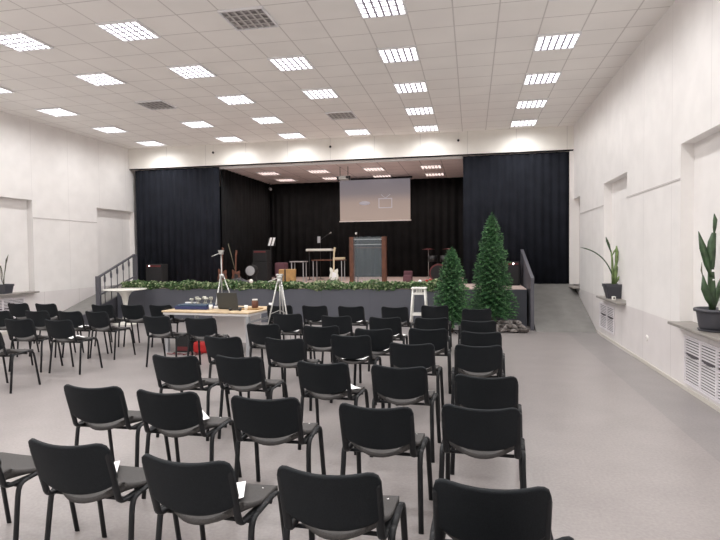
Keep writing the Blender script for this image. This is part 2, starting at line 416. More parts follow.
# garland of ivy
def leaf(bm, p, s, mi, rnd):
    n = Vector((rnd.gauss(0, 1), rnd.gauss(-.7, 1), rnd.gauss(.6, 1))).normalized()
    u = n.orthogonal().normalized(); a = rnd.random()*6.28; v = n.cross(u); u, v = u*math.cos(a)+v*math.sin(a), v*math.cos(a)-u*math.sin(a)
    p = Vector(p)
    q = [p - v*s, p - v*s*.2 + u*s*.55, p + v*s + n*s*.25, p - v*s*.2 - u*s*.55]
    f = bm.faces.new([bm.verts.new(x) for x in q]); f.material_index = mi
rnd = random.Random(3); b = B()
xs0, xs1 = -9.05, -.35
for i in range(8500):
    x = xs0 + (xs1-xs0)*rnd.random(); th = rnd.random()*2*PI; r = .10*(1+.25*math.sin(x*5)+.15*math.sin(x*13))*math.sqrt(rnd.random())
    leaf(b, (x, 13.02 + r*math.cos(th)*.8, .925 + .015*math.sin(x*7) + r*math.sin(th)), rnd.uniform(.022, .055), 1 if rnd.random() < .33 else 0, rnd)
tube(b, [(xs0, 13.07, .878), (xs1, 13.07, .878)], .025, 6)
obj('ivy_garland', b, [M['ivy'], M['ivy_light']], None, 'long green leafy garland lying along the front edge of the stage', 'garland')

# fir trees
def fir(name, x, y, h, R, lab, seedv):
    rnd = random.Random(seedv)
    t = thing(name, lab, 'artificial fir tree', (x, y, 0))
    b = B(); tube(b, [(0, 0, 0), (0, 0, h*.5), (0, 0, h*.96)], [.03, .02, .006], 8); obj('trunk', b, M['trunk'], t)
    b = B()
    for k in range(4):
        a = k*PI/2+.4; tube(b, [(0, 0, .05), (.3*math.cos(a), .3*math.sin(a), .012)], .012, 5)
    obj('stand', b, M['blackm'], t)
    b = B(); nb = int(380*h/2.5)
    for k in range(nb):
        f = (k+.5)/nb; z = h*(.13 + .85*f); r = R*((1-f)**.62)*(.72+.38*rnd.random()) + .04
        a = k*2.39996; up = .25 + .9*f
        L = r
        base = Vector((0, 0, z-.2*L*up)); d = Vector((math.cos(a), math.sin(a), up*.35 - .1)).normalized()
        m = max(4, int(L/.028))
        for j in range(m):
            s = (j+.6)/m; p = base + d*L*s + Vector((0, 0, -.05*s*s))
            for q in range(7):
                n = Vector((rnd.gauss(0, 1), rnd.gauss(0, 1), rnd.gauss(.2, .8))).normalized()
                n = (n + d*.8).normalized(); l = rnd.uniform(.05, .10)*(1-.3*s); w = n.orthogonal().normalized()*.008
                fc = b.faces.new([b.verts.new(p-w), b.verts.new(p+w), b.verts.new(p+n*l)])
                fc.material_index = 1 if (rnd.random() < .15 + .35*(s > .85)) else 0
    for q in range(40):
        n = Vector((rnd.gauss(0, .35), rnd.gauss(0, .35), 1)).normalized(); p = Vector((0, 0, h*.93+rnd.random()*.07*h)); w = n.orthogonal()*.004
        b.faces.new([b.verts.new(p-w), b.verts.new(p+w), b.verts.new(p+n*.07)])
    obj('foliage', b, [M['needle'], M['needle_light']], t)
fir('fir_tree', -.42, 11.86, 1.80, .46, 'shorter artificial fir tree before the stage, left of the taller one', 11)
fir('fir_tree', .43, 12.38, 2.54, .52, 'tallest artificial fir tree standing before the stage near the ramp', 12)

# stones at the foot of the fir
rnd = random.Random(5)
lab = 'rough grey brown stone in the pile at the foot of the fir'
sm = []
for k in range(4):
    b = B(); ball(b, (0, 0, 0), .075, 2, (1.35, .95, .6), .0)
    for v in b.verts:
        q = v.co; v.co = q*(1+.22*math.sin(q.x*60+k*2)*math.cos(q.y*47+k)+.12*math.sin(q.z*80+k*3))
    for f in b.faces: f.smooth = False
    sm.append(obj('stone', b, M['rocklight'] if k % 2 else M['rock'], None, lab, 'stone', 'stones piled at the foot of the fir'))
spots = []
for row, (z, n_, ya_) in enumerate(((.045, 9, 11.98), (.045, 9, 12.14), (.12, 8, 12.10), (.045, 8, 12.32), (.185, 6, 12.25))):
    for k in range(n_):
        spots.append((.40 + .1*row*.3 + (1.12-.42-.06*row)*k/(n_-1) + rnd.uniform(-.015, .015), ya_+rnd.uniform(-.03, .03), z))
for i, (x, y, z) in enumerate(spots):
    o = sm[i % 4] if i < 4 else sm[i % 4].copy()
    if i >= 4: COL.objects.link(o)
    o.location = (x, y, z); o.rotation_euler = (rnd.uniform(-.3, .3), rnd.uniform(-.3, .3), rnd.random()*6); s = rnd.uniform(.75, 1.1); o.scale = (s, s, s)

# ------------------------------------------------------------------ chairs
def slab(bm, fn, nu=12, nv=8, th=Vector((0, 0, -.03))):
    """fn(u,v)->point; second skin offset by th (vector or fn)"""
    A = [[bm.verts.new(fn(-1+2*i/nu, -1+2*j/nv)) for j in range(nv+1)] for i in range(nu+1)]
    off = th if callable(th) else (lambda u, v: th)
    C = [[bm.verts.new(Vector(fn(-1+2*i/nu, -1+2*j/nv)) + off(-1+2*i/nu, -1+2*j/nv)) for j in range(nv+1)] for i in range(nu+1)]
    for i in range(nu):
        for j in range(nv):
            for G, rev in ((A, 0), (C, 1)):
                q = [G[i][j], G[i+1][j], G[i+1][j+1], G[i][j+1]]
                f = bm.faces.new(q[::-1] if rev else q); f.smooth = True
    loop = [(i, 0) for i in range(nu)] + [(nu, j) for j in range(nv)] + [(i, nv) for i in range(nu, 0, -1)] + [(0, j) for j in range(nv, 0, -1)]
    for k in range(len(loop)):
        a, c = loop[k], loop[(k+1) % len(loop)]
        f = bm.faces.new((A[a[0]][a[1]], C[a[0]][a[1]], C[c[0]][c[1]], A[c[0]][c[1]])); f.smooth = True
def crn(t, edge, r):                 # how much a rounded corner eats, t = distance from the side
    if t >= r: return 0
    return r - math.sqrt(max(0, r*r-(r-t)**2))
def warp(u): return math.copysign(1-(1-abs(u))**1.5, u)        # denser towards the edges
def seat_fn(u, v):
    u, v = warp(u), warp(v)
    y = .085 + .20*v
    w = .221 + .009*(v+1)/2
    e = crn(.20*(1-abs(v)), 0, .06 if v > 0 else .035)
    x = (w-e)*u
    if v < 0: y -= .085*(1-u*u)*(-v)**1.5
    z = .484 + .006*u*u + .058*abs(u)**2.4*max(0, -v)**1.2 + .008*max(0, v)
    if v > .55: z -= .035*((v-.55)/.45)**2
    if v < -.5: z += .004*((-v-.5)/.5)**2
    return Vector((x, y, z))
def back_fn(u, v):
    u, v = warp(u), warp(v)
    W = .230; t = W*(1-abs(u))
    zt = .822 - .026*(1-u*u) - crn(t, 0, .06)
    zb = .527 + .060*abs(u)**2.2 + crn(t, 0, .035)
    z = zb + (zt-zb)*(v+1)/2
    return Vector((W*u, -.262 + (.82-z)*.33 - .052*(1-u*u), z))
def make_chair():
    t = thing('conference_chair', 'x', 'chair')
    b = B(); slab(b, seat_fn, 16, 18, Vector((0, 0, -.026))); obj('seat', b, M['seatfab'], t)
    b = B(); slab(b, back_fn, 16, 10, lambda u, v: Vector((0, -.018, -.004))); obj('backrest', b, M['chairfab'], t)
    fl = (1.25, .75)
    for s in (-1, 1):
        b = B(); tube(b, [(s*.213, -.256, .757), (s*.213, -.251, .740), (s*.213, -.182, .525)] + bez((s*.213, -.182, .525), (s*.214, -.172, .485), (s*.214, -.165, .472), (s*.214, -.13, .470), 4)[1:] + [(s*.214, .14, .460)], [.012]+[.0145]*7, 8, True, (1.4, .8)); obj('back_post', b, M['chairmetal'], t)
        b = B(); tube(b, [(s*.258, -.165, .0), (s*.246, -.115, .40)] + bez((s*.246, -.115, .40), (s*.246, -.108, .455), (s*.246, -.10, .474), (s*.246, -.05, .476), 4)[1:], .0135, 8, True, fl); obj('leg', b, M['chairmetal'], t)
        b = B(); tube(b, [(s*.246, -.05, .476), (s*.246, .13, .482)], .0135, 8, True, fl); obj('side_rail', b, M['chairmetal'], t)
        b = B(); tube(b, [(s*.256, .310, .0), (s*.246, .242, .39)] + bez((s*.246, .242, .39), (s*.246, .232, .458), (s*.246, .205, .484), (s*.246, .13, .482), 4)[1:], .0135, 8, True, fl); obj('leg', b, M['chairmetal'], t)
    for y in (-.09, .12):
        b = B(); tube(b, [(-.246, y, .455), (.246, y, .455)], .0115, 6); obj('crossbar', b, M['chairmetal'], t)
    for s in (-1, 1):
        for y in (-.03, .13): b = B(); ball(b, (s*.185, y+.02, .492+.016*(y>0)), .0075, 1, (1, 1, .5)); obj('bolt', b, M['bolt'], t)
    return t
CH = make_chair()
# position of the chair's foot point, heading in degrees
rowsC = [
 ('row0', [(.05, 2.05, 12, '')]),
 ('row1', [(.085, 2.48, -3, 'fifth'), (-.59, 2.50, -3, 'fourth'), (-1.25, 2.52, -5, 'third'), (-1.95, 2.62, -3, 'second'), (-2.68, 2.67, -3, 'first')]),
 ('row2', [(.07, 3.58, -5, 'fifth'), (-.55, 3.50, -5, 'fourth'), (-1.31, 3.58, 1, 'third'), (-2.01, 3.62, -2, 'second'), (-2.62, 3.67, -1, 'first')]),
 ('row3', [(.12, 4.41, -5, 'fifth'), (-.56, 4.66, -5, 'fourth'), (-1.21, 4.72, -6, 'third'), (-2.04, 4.87, -5, 'second'), (-2.64, 4.82, -3, 'first')]),
 ('row4', [(.06, 5.76, 0, 'fifth'), (-.58, 5.78, -4, 'fourth'), (-1.32, 6.24, -2, 'third'), (-1.97, 5.92, -5, 'second'), (-2.70, 5.95, -6, 'first')]),
 ('row5', [(.12, 6.68, -5, 'fifth'), (-.52, 6.86, 0, 'fourth'), (-1.17, 6.78, 1, 'third'), (-1.88, 6.95, 3, 'second'), (-2.66, 7.04, -4, 'first')]),
 ('row6', [(.09, 7.70, -2, 'fifth'), (-.56, 7.96, 1, 'fourth'), (-1.20, 7.96, -2, 'third'), (-1.92, 8.04, -5, 'second'), (-2.75, 8.25, -2, 'first')]),
 ('row7', [(.06, 9.24, 3, 'sixth'), (-.62, 9.72, -1, 'fifth'), (-1.25, 9.44, -6, 'fourth'), (-2.02, 9.48, -4, 'third'), (-2.68, 9.52, -4, 'second'), (-3.35, 9.51, 3, 'first')]),
]
rowname = {'row1': 'second row from bottom', 'row2': 'third row from bottom', 'row3': 'fourth row from bottom', 'row4': 'fifth row from bottom', 'row5': 'third row from stage', 'row6': 'second row from stage', 'row7': 'row nearest stage'}
GR = 'black chairs set out in rows facing the stage'
used = False
def place(x, y, a, lab, grp):
    global used
    # the numbers locate the backrest; chairs stand almost square to the stage
    r0, r1 = math.radians(a), math.radians(a+1.5)
    x += .28*math.sin(r0) - .28*math.sin(r1); y += -.28*math.cos(r0) + .28*math.cos(r1); a += 1.5
    if not used:
        CH.location = (x, y, 0); CH.rotation_euler = (0, 0, math.radians(a)); CH['label'] = lab; CH['group'] = grp; used = True
    else: dup(CH, (x, y, 0), math.radians(a), lab, grp)
papers = {('row1', 'second'), ('row1', 'third'), ('row2', 'second'), ('row3', 'third'), ('row4', 'third'), ('row5', 'third'), ('row6', 'third'), ('row7', 'third'), ('row7', 'second'), ('row6', 'first')}
for rn, lst in rowsC:
    for x, y, a, w in lst:
        if rn == 'row0': lab = 'black chair cut off by the bottom edge, only backrest top showing'
        else: lab = 'black chair%s, %s from left, centre block, %s' % (' with white sheet on seat' if (rn, w) in papers else '', w, rowname[rn])
        place(x, y, a, lab, GR)
left = [(-6.21, 8.37, -20, 'black chair turned slightly right behind the round white table, nearer one, aisle end of left block'),
 (-6.72, 9.33, -4, 'black chair in left block rear row, beside the left railing post'),
 (-6.13, 9.36, -3, 'black chair in left block rear row, in front of the round white table'),
 (-5.56, 9.38, -3, 'black chair in left block rear row, just left of the desk end'),
 (-4.61, 7.72, -6, 'black chair pulled up to the left half of the desk'),
 (-3.86, 7.58, 3, 'black chair pushed to the middle of the desk front'),
 (-5.80, 7.12, -3, 'black chair with white sheet on seat, right one of the nearer left pair'),
 (-6.50, 7.14, 2, 'black chair, left one of the nearer left pair'),
 (-8.68, 9.46, -2, 'black chair in far left rear row, below the left potted plant'),
 (-8.02, 9.42, -2, 'black chair in left block rear row, before the foot of the left ramp'),
 (-6.50, 8.20, -5, 'black chair with white sheet on seat, middle row of left block, aisle side'),
 (-7.15, 8.23, -3, 'black chair with white sheet on seat, middle row of left block'),
 (-7.84, 8.16, -2, 'black chair cut off by left edge, middle row of left block'),
 (-5.92, 6.02, -2, 'black chair cut off by left edge, standing nearest in left block')]
left[0] = (-5.98, 8.22, -10, left[0][3].replace('behind the round white table, nearer one, ', ''))
left[10] = (-6.50, 8.22, -5, left[10][3])
for x, y, a, lab in left: place(x, y, a, lab, 'black chairs in the left block')

def sheet(x, y, a, lab, w=.21, l=.297, z=.503, c=.008):
    b = B(); n = 6
    top = [[b.verts.new((-w/2+w*i/n, -l/2+l*j, c*(2*i/n-1)**2)) for j in (0, 1)] for i in range(n+1)]
    for i in range(n): b.faces.new((top[i][0], top[i+1][0], top[i+1][1], top[i][1]))
    o = obj('paper_sheet', b, M['paper'], None, lab, 'paper', 'white sheets on the seats', None, (x, y, z), math.radians(a))
    md = o.modifiers.new('thickness', 'SOLIDIFY'); md.thickness = .0012
for x, y, a, lab, w, l in [
    (-2.06, 2.70, 30, 'white sheet on the seat of the second chair, second row from bottom', .21, .25),
    (-1.22, 2.60, 20, 'white sheet on the seat of the third chair, second row from bottom', .15, .2),
    (-2.07, 3.77, 40, 'crumpled white sheet on the second seat, third row from bottom', .21, .29),
    (-1.16, 4.79, -50, 'white sheet sticking out on the third seat, fourth row from bottom', .24, .29),
    (-1.32, 6.20, 88, 'wide white sheet on the third seat, fifth row from bottom', .24, .30),
    (-1.12, 6.82, 70, 'white sheet on the third seat, third row from stage', .21, .29),
    (-1.12, 8.0, 60, 'white sheet on the third seat, second row from stage', .21, .29),
    (-1.98, 9.50, 70, 'white sheet on the third seat, row nearest the stage', .21, .29),
    (-2.70, 9.50, 90, 'white sheet on the second seat, row nearest the stage', .21, .29),
    (-2.82, 8.22, 90, 'white sheet on the leftmost seat, second row from stage', .16, .29),
    (-5.80, 7.16, 60, 'white sheet on seat of the right chair of the nearer left pair', .21, .29),
    (-6.54, 8.28, 75, 'white sheet on seat of the right chair, middle row of left block', .22, .30),
    (-7.15, 8.28, 75, 'white sheet on seat of the left chair, middle row of left block', .21, .29)]:
    sheet(x, y, a, lab, w, l)

# ------------------------------------------------------------------ sills, grilles, plants
def sill(xw, sg, y0, y1, z, lab):
    b = B(); xa, xb = xw - sg*.145, xw + sg*.148; rbox(b, min(xa, xb), max(xa, xb), y0, y1, z-.035, z, .006, 1)
    obj('window_sill', b, M['silltop'], None, lab, 'window sill')
sill(XR, 1, 5.94, 7.57, .815, 'grey stone sill in the nearest right niche under the big pot')
sill(XR, 1, 10.04, 11.67, .815, 'grey stone sill in the middle right niche under the potted plant')
sill(XR, 1, 14.14, 14.95, .815, 'grey stone sill in the far right niche beside the curtain')
sill(XL, -1, 9.51, 11.19, .895, 'grey brown sill in the left niche under the potted plant')
def grille(x, sg, y0, y1, z0, z1, lab, cols=2):
    t = thing('vent_grille', lab, 'vent grille', (x, 0, 0))
    def bx(b, d0, d1, *r): box(b, min(-sg*d0, -sg*d1), max(-sg*d0, -sg*d1), *r)
    b = B(); bx(b, .001, .004, y0, y1, z0, z1); obj('backing', b, M['greyvoid'], t)
    b = B(); fw = .018
    bx(b, .004, .024, y0-fw, y1+fw, z0-fw, z0); bx(b, .004, .024, y0-fw, y1+fw, z1, z1+fw); bx(b, .004, .024, y0-fw, y0, z0, z1); bx(b, .004, .024, y1, y1+fw, z0, z1)
    for k in range(1, cols): y = y0+(y1-y0)*k/cols; bx(b, .004, .022, y-.016, y+.016, z0, z1)
    obj('frame', b, M['grille'], t)
    b = B(); n_ = int((z1-z0)/.031)
    for k in range(n_):
        z = z0+(z1-z0)*(k+.5)/n_
        for c in range(cols):
            a, e = y0+(y1-y0)*c/cols+(.016 if c else 0), y0+(y1-y0)*(c+1)/cols-(.016 if c < cols-1 else 0)
            if k in (n_-7,):                       # the row of bent, gaping slats
                for s_ in range(6):
                    y_a, y_b = a+(e-a)*s_/6, a+(e-a)*(s_+1)/6
                    bx(b, .008, .018, y_a, y_b, z-.010-.022*math.sin(PI*(s_+.5)/6), z-.002-.022*math.sin(PI*(s_+.5)/6))
            else: bx(b, .008, .018, a, e, z-.0085, z+.0085)
    obj('slats', b, M['grille'], t)
grille(XR, 1, 6.02, 7.34, .11, .66, 'white louvred vent grille with a bent slat below the nearest right sill', 3)
grille(XR, 1, 10.80, 11.90, .18, .65, 'white louvred vent grille below the middle right sill', 2)
grille(XL, -1, 9.7, 10.85, .25, .76, 'white louvred vent grille below the left sill', 2)
t = thing('wall_socket', 'round white socket low on the right wall between the grilles', 'socket', (XR, 8.87, .40))
b = B(); lathe(b, [(.045, 0), (.045, .012), (.035, .02)], 20)
for v in b.verts: v.co = Vector((-v.co.z, v.co.x, v.co.y))
obj('plate', b, M['trimw'], t)
b = B(); lathe(b, [(.022, .0195), (.018, .022)], 16)
for v in b.verts: v.co = Vector((-v.co.z, v.co.x, v.co.y))
obj('socket_insert', b, M['jointtrim'], t)
t = thing('small_box', 'tiny white box with dark lens on sill beside the potted plant', 'sensor', (2.50, 10.62, .815))
b = B(); rbox(b, -.03, .03, -.03, .03, 0, .07, .008); obj('body', b, M['whitepaint'], t)
b = B(); tube(b, [(.0, -.03, .04), (0, -.036, .04)], .015, 8); obj('lens', b, M['black'], t)
b = B(); tube(b, bez((2.53, 12.05, .10), (2.50, 11.8, .02), (2.5, 11.7, .012), (2.52, 11.4, .009), 8)+[(2.525, 9.5, .009)], .008, 6)
obj('cable', b, M['jointtrim'], None, 'grey cable running along the floor by the right wall', 'cable')

def blade(bm, pts, ws, th=.006):
    """a thick pointed leaf along pts, widths ws; the flat lies across the view of the room"""
    pts = [Vector(p) for p in pts]; n = len(pts)
    for side in (0,):
        R = []
        for i, p in enumerate(pts):
            d = (pts[min(i+1, n-1)]-pts[max(i-1, 0)]).normalized(); a = d.cross(Vector((.15, 1, 0))).normalized(); c = a.cross(d).normalized(); w = ws[i]
            R.append([bm.verts.new(p+a*w), bm.verts.new(p+c*(th*.9+w*.15)), bm.verts.new(p-a*w), bm.verts.new(p-c*(th*.9+w*.15))])
        for q, r in zip(R, R[1:]):
            for k in range(4):
                f = bm.faces.new((q[k], q[(k+1) % 4], r[(k+1) % 4], r[k])); f.smooth = True
        bm.faces.new(R[0]); bm.faces.new(R[-1][::-1])
# big pot in the nearest niche
PX, PY, PZ = 2.60, 6.72, .815
t = thing('potted_plant', 'tall dark green succulent in slate pot on the nearest right sill', 'potted plant', (PX, PY, PZ))
b = B(); lathe(b, [(.001, .012), (.115, .012), (.13, .05), (.152, .20), (.155, .215), (.178, .215), (.180, .24), (.168, .25), (.150, .246), (.145, .215), (.001, .212)], 28, sy=1.25); obj('pot', b, M['pot'], t)
b = B(); lathe(b, [(.001, 0), (.13, 0), (.145, .022), (.138, .022), (.12, .011), (.001, .011)], 28, sy=1.2); obj('saucer', b, M['pot'], t)
b = B(); lathe(b, [(.001, .213), (.143, .213), (.001, .225)], 16, sy=1.2); obj('soil', b, M['soil'], t)
def lf(m, pts, ws, nm='leaf', par=None):
    b = B(); blade(b, pts, ws); obj(nm, b, m, par)
lf(M['leafd'], [(0, 0, .22), (-.01, 0, .45), (-.02, 0, .70), (-.015, 0, .95)], [.035, .04, .03, .014], 'stem', t)
lf(M['leafd'], [(-.02, -.02, .60), (-.06, -.02, .74), (-.11, -.02, .92), (-.155, -.02, 1.10)], [.016, .038, .036, .004], 'leaf', t)
lf(M['leafd'], [(-.02, -.02, .70), (-.03, -.02, .85), (-.02, -.02, .98), (0, -.02, 1.08)], [.028, .048, .04, .022], 'leaf', t)
lf(M['leafd'], [(0, -.02, 1.06), (.005, -.02, 1.14), (.01, -.02, 1.22), (.0, -.02, 1.29)], [.006, .018, .022, .004], 'leaf', t)
lf(M['leafd'], [(-.01, -.04, .26), (-.05, -.04, .36), (-.095, -.04, .47), (-.115, -.04, .62)], [.02, .042, .038, .006], 'leaf', t)
lf(M['leafd'], [(.02, .03, .24), (.05, .03, .38), (.09, .03, .52), (.125, .03, .66)], [.02, .032, .028, .005], 'leaf', t)
lf(M['leafb'], [(-.115, -.04, .60), (-.13, -.04, .67), (-.125, -.04, .76)], [.004, .008, .002], 'leaf', t)
b = B(); box(b, -.03, -.005, -.052, -.048, .655, .68); box(b, -.02, .0, -.052, -.048, .56, .575); obj('paper_tag', b, M['paper'], t)
# middle pot
t = thing('potted_plant', 'pale green stemmed plant with long arching leaf in tapered pot, middle right sill', 'potted plant', (2.61, 11.05, .815))
def square_pot(t, wt, wb, h, d=1.0):
    b = B(); b2 = []
    for z, w in ((0, wb), (h*.8, wt*.93), (h*.8, wt), (h, wt), (h, wt*.88), (h*.85, wt*.86)):
        b2.append([b.verts.new((sx*w/2, sy*w/2*d, z)) for sx, sy in ((-1, -1), (1, -1), (1, 1), (-1, 1))])
    for q, r in zip(b2, b2[1:]):
        for k in range(4): b.faces.new((q[k], q[(k+1) % 4], r[(k+1) % 4], r[k]))
    b.faces.new(b2[0]); b.faces.new(b2[-1]); obj('pot', b, M['pot'], t)
    b = B(); lathe(b, [(.001, h*.86), (wt*.4, h*.86), (.001, h*.9)], 12, sy=d); obj('soil', b, M['soil'], t)
square_pot(t, .37, .25, .27, .8)
for pts, ws, m in [
    ([(-.02, 0, .24), (-.03, 0, .5), (-.04, 0, .75), (-.06, 0, .9)], [.028, .022, .018, .01], 'leafg'),
    ([(-.06, 0, .86), (-.10, 0, 1.0), (-.13, 0, 1.08), (-.15, 0, 1.15)], [.008, .022, .02, .004], 'leafd'),
    ([(.0, 0, .26), (.02, 0, .42), (.03, 0, .58), (.02, 0, .66)], [.02, .034, .036, .012], 'leafg'),
    ([(.03, 0, .56), (.04, 0, .72), (.045, 0, .86), (.035, 0, .98)], [.012, .032, .03, .012], 'leafg'),
    ([(-.04, 0, .80), (.0, 0, .88), (.03, 0, .93)], [.008, .016, .01], 'leafg'),
    ([(.02, 0, .28), (.06, 0, .36), (.085, 0, .42)], [.018, .026, .006], 'leafg')]:
    lf(M[m], pts, ws, 'leaf', t)
lf(M['leafd'], bez((-.03, 0, .42), (-.12, 0, .72), (-.30, 0, .90), (-.60, 0, .96), 9), [.008]+[.011]*8+[.002], 'leaf', t)
# left pot
t = thing('potted_plant', 'half wilted brown green plant in dark pot on the left sill', 'potted plant', (-10.13, 10.36, .895))
square_pot(t, .31, .24, .21, .8)
for pts, ws, m in [
    ([(.0, 0, .18), (.02, 0, .4), (.05, 0, .55), (.07, 0, .66)], [.014, .011, .018, .02], 'leafb'),
    ([(.06, 0, .62), (.09, 0, .74), (.14, 0, .86)], [.012, .03, .006], 'leafb'),
    ([(.0, 0, .2), (-.02, 0, .40), (-.05, 0, .56), (-.08, 0, .60), (-.10, 0, .56), (-.11, 0, .44)], [.01, .01, .012, .022, .03, .006], 'leafb'),
    ([(-.01, 0, .2), (-.06, 0, .34), (-.06, 0, .62)], [.01, .014, .01], 'leafb')]:
    lf(M[m], pts, ws, 'leaf', t)

# ------------------------------------------------------------------ round table, desk
t = thing('round_table', 'tall round white pedestal table before the stage by left railing', 'table', (-8.48, 12.3, 0))
b = B(); lathe(b, [(.001, .835), (.38, .838), (.50, .853), (.52, .862), (.51, .872), (.001, .874)], 40); obj('tabletop', b, M['cream'], t)
b = B(); lathe(b, [(.30, 0), (.30, .01), (.20, .03), (.08, .10), (.05, .25), (.055, .50), (.085, .68), (.15, .79), (.25, .836)], 28); obj('pedestal', b, M['cream'], t)

T = thing('desk', 'long desk with light wood top covered in equipment, between chairs and stage', 'desk', (-4.46, 9.26, 0), math.radians(-5))
b = B(); rbox(b, -.86, .86, -.54, .54, .705, .735, .012, 2); obj('desktop', b, M['wood'], T)
b = B(); rbox(b, -.84, .84, -.52, .52, .665, .705, .004, 1); obj('apron', b, M['deskwhite'], T)
for x, y in ((-.80, -.46), (.80, -.48), (-.80, .46), (.80, .48)):
    b = B(); box(b, x-.03, x+.03, y-.03, y+.03, 0, .665); obj('leg', b, M['desksteel'], T)
b = B(); box(b, .78, .82, -.45, .45, .54, .57); obj('side_rail', b, M['desksteel'], T)
b = B(); box(b, -.20, .77, .05, .07, .12, .665); obj('modesty_panel', b, M['deskwhite'], T)
ZT = .735
def on_desk(x, y): # desk-local to world
    a = math.radians(-5); return (-4.38 + x*math.cos(a)-y*math.sin(a), 9.22 + x*math.sin(a)+y*math.cos(a), ZT)
dk = lambda nm, lab, cat, x, y, rz=0, group=None: thing(nm, lab, cat, on_desk(x, y), rz, group)
t = dk('laptop', 'dark laptop seen from behind its open lid, on the desk', 'laptop', .13, -.06, math.radians(-3))
b = B(); rbox(b, -.19, .19, .0, .25, 0, .018, .006, 1); obj('base', b, M['black'], t)
b = B(); rbox(b, -.20, .20, -.012, 0, .012, .30, .005, 1)
for v in b.verts: v.co.y -= (v.co.z-.012)*.22
obj('lid', b, M['laptop'], t)
t = dk('equipment_case', 'flat blue equipment case on the left of the desk', 'case', -.52, -.08)
b = B(); rbox(b, -.31, .31, -.2, .2, 0, .055, .012); obj('base', b, M['blue'], t)
b = B(); rbox(b, -.29, .29, -.18, .18, .055, .085, .01); obj('lid', b, M['teal'], t)
b = B(); box(b, -.28, -.02, .12, .17, .085, .105); obj('label_strip', b, M['paper'], t)
for k, (x, y, h, r) in enumerate([(-.66, .0, .09, .04), (-.58, .05, .12, .035), (-.50, -.02, .10, .045), (-.43, .06, .13, .04), (-.36, .0, .11, .042), (-.29, .05, .12, .035)]):
    b = B(); lathe(b, [(.001, 0), (r, 0), (r*.25, .02), (.008, .04), (.008, h*.5), (r*.9, h*.6), (r*1.1, h*.85), (r*.8, h), (r*.7, h), (r*.9, h*.85), (.001, h*.56)], 12)
    obj('goblet', b, M['crystal'], None, 'pale stemmed ornament standing on the blue case on the desk', 'ornament', 'pale stemmed ornaments on the desk', None, (on_desk(x, y)[0], on_desk(x, y)[1], ZT+.086))
for lab, x, y, r, h, m in [('small white cup left of the laptop lid on the desk', -.13, -.22, .035, .09, 'whitepaint'), ('white cup behind the desk laptop, on its right', .50, -.10, .035, .08, 'whitepaint'),
                           ('clear plastic cup near the right end of the desk', .78, .30, .035, .09, 'frame')]:
    b = B(); lathe(b, [(.001, 0), (r*.8, 0), (r, h), (r*.93, h), (r*.72, .006), (.001, .006)], 16); obj('cup', b, M[m], None, lab, 'cup', None, None, on_desk(x, y))
t = dk('coffee_jar', 'brown jar with white lid standing on the wooden tray on the desk', 'jar', .58, .08)
t.location.z += .02
b = B(); lathe(b, [(.001, 0), (.055, 0), (.058, .02), (.058, .12), (.045, .135), (.001, .135)], 18); obj('jar_body', b, M['woodred'], t)
b = B(); lathe(b, [(.001, .135), (.05, .135), (.05, .155), (.001, .157)], 18); obj('lid', b, M['whitepaint'], t)
b = B(); rbox(b, -.16, .16, -.12, .12, 0, .02, .006, 1); obj('tray', b, M['cajon'], None, 'yellow wooden tray on the right of the desk', 'tray', None, None, on_desk(.56, .02))
t = dk('headphones', 'dark headphones lying beside the tray on the desk', 'headphones', .40, -.30)
b = B(); tube(b, [(.09*math.cos(a), .07*math.sin(a), .012) for a in [PI*k/10 for k in range(11)]], .009, 6); obj('headband', b, M['black'], t)
for s in (-1, 1):
    b = B(); ball(b, (s*.09, -.01, .028), .032, 2, (1, 1, .85)); obj('ear_cup', b, M['black'], t)
t = dk('mixer', 'white audio mixer with small knobs between case and laptop', 'mixer', -.10, .05)
b = B(); rbox(b, -.085, .055, -.1, .1, 0, .05, .008, 1); obj('body', b, M['frame'], t)
b = B()
for i in range(4):
    for j in range(5): lathe(b, [(.007, .05), (.006, .066)], 6, (-.065+.033*i, -.07+.035*j, 0))
obj('knobs', b, M['black'], t)
# under the desk
t = thing('bag', 'small red bag with black handle on the floor under the desk', 'bag', (-4.62, 8.85, 0))
b = B(); rbox(b, -.14, .14, -.09, .09, 0, .20, .05, 3); obj('bag_body', b, M['red'], t)
b = B(); tube(b, bez((-.08, 0, .19), (-.07, 0, .29), (.07, 0, .29), (.08, 0, .19), 8), .009, 6); obj('handle', b, M['black'], t)
t = thing('power_amplifier', 'black equipment box on the floor under the left half of the desk', 'equipment box', (-5.0, 8.98, 0))
b = B(); rbox(b, -.13, .13, -.15, .15, 0, .30, .01, 1); obj('case', b, M['blackm'], t)
b = B(); box(b, -.11, .11, -.156, -.15, .03, .1); obj('front_strip', b, M['darkred'], t)
b = B(); rnd = random.Random(9); pts = [(-5.15, 8.6, .012)]
for k in range(18): pts.append((-5.05+.6*(k/18)+rnd.uniform(-.06, .06), 8.62+rnd.uniform(-.1, .1), .012+.012*(k % 2)))
tube(b, pts, .009, 6); obj('cable', b, M['darkred'], None, 'tangled dark red cable on the floor under the desk', 'cable')

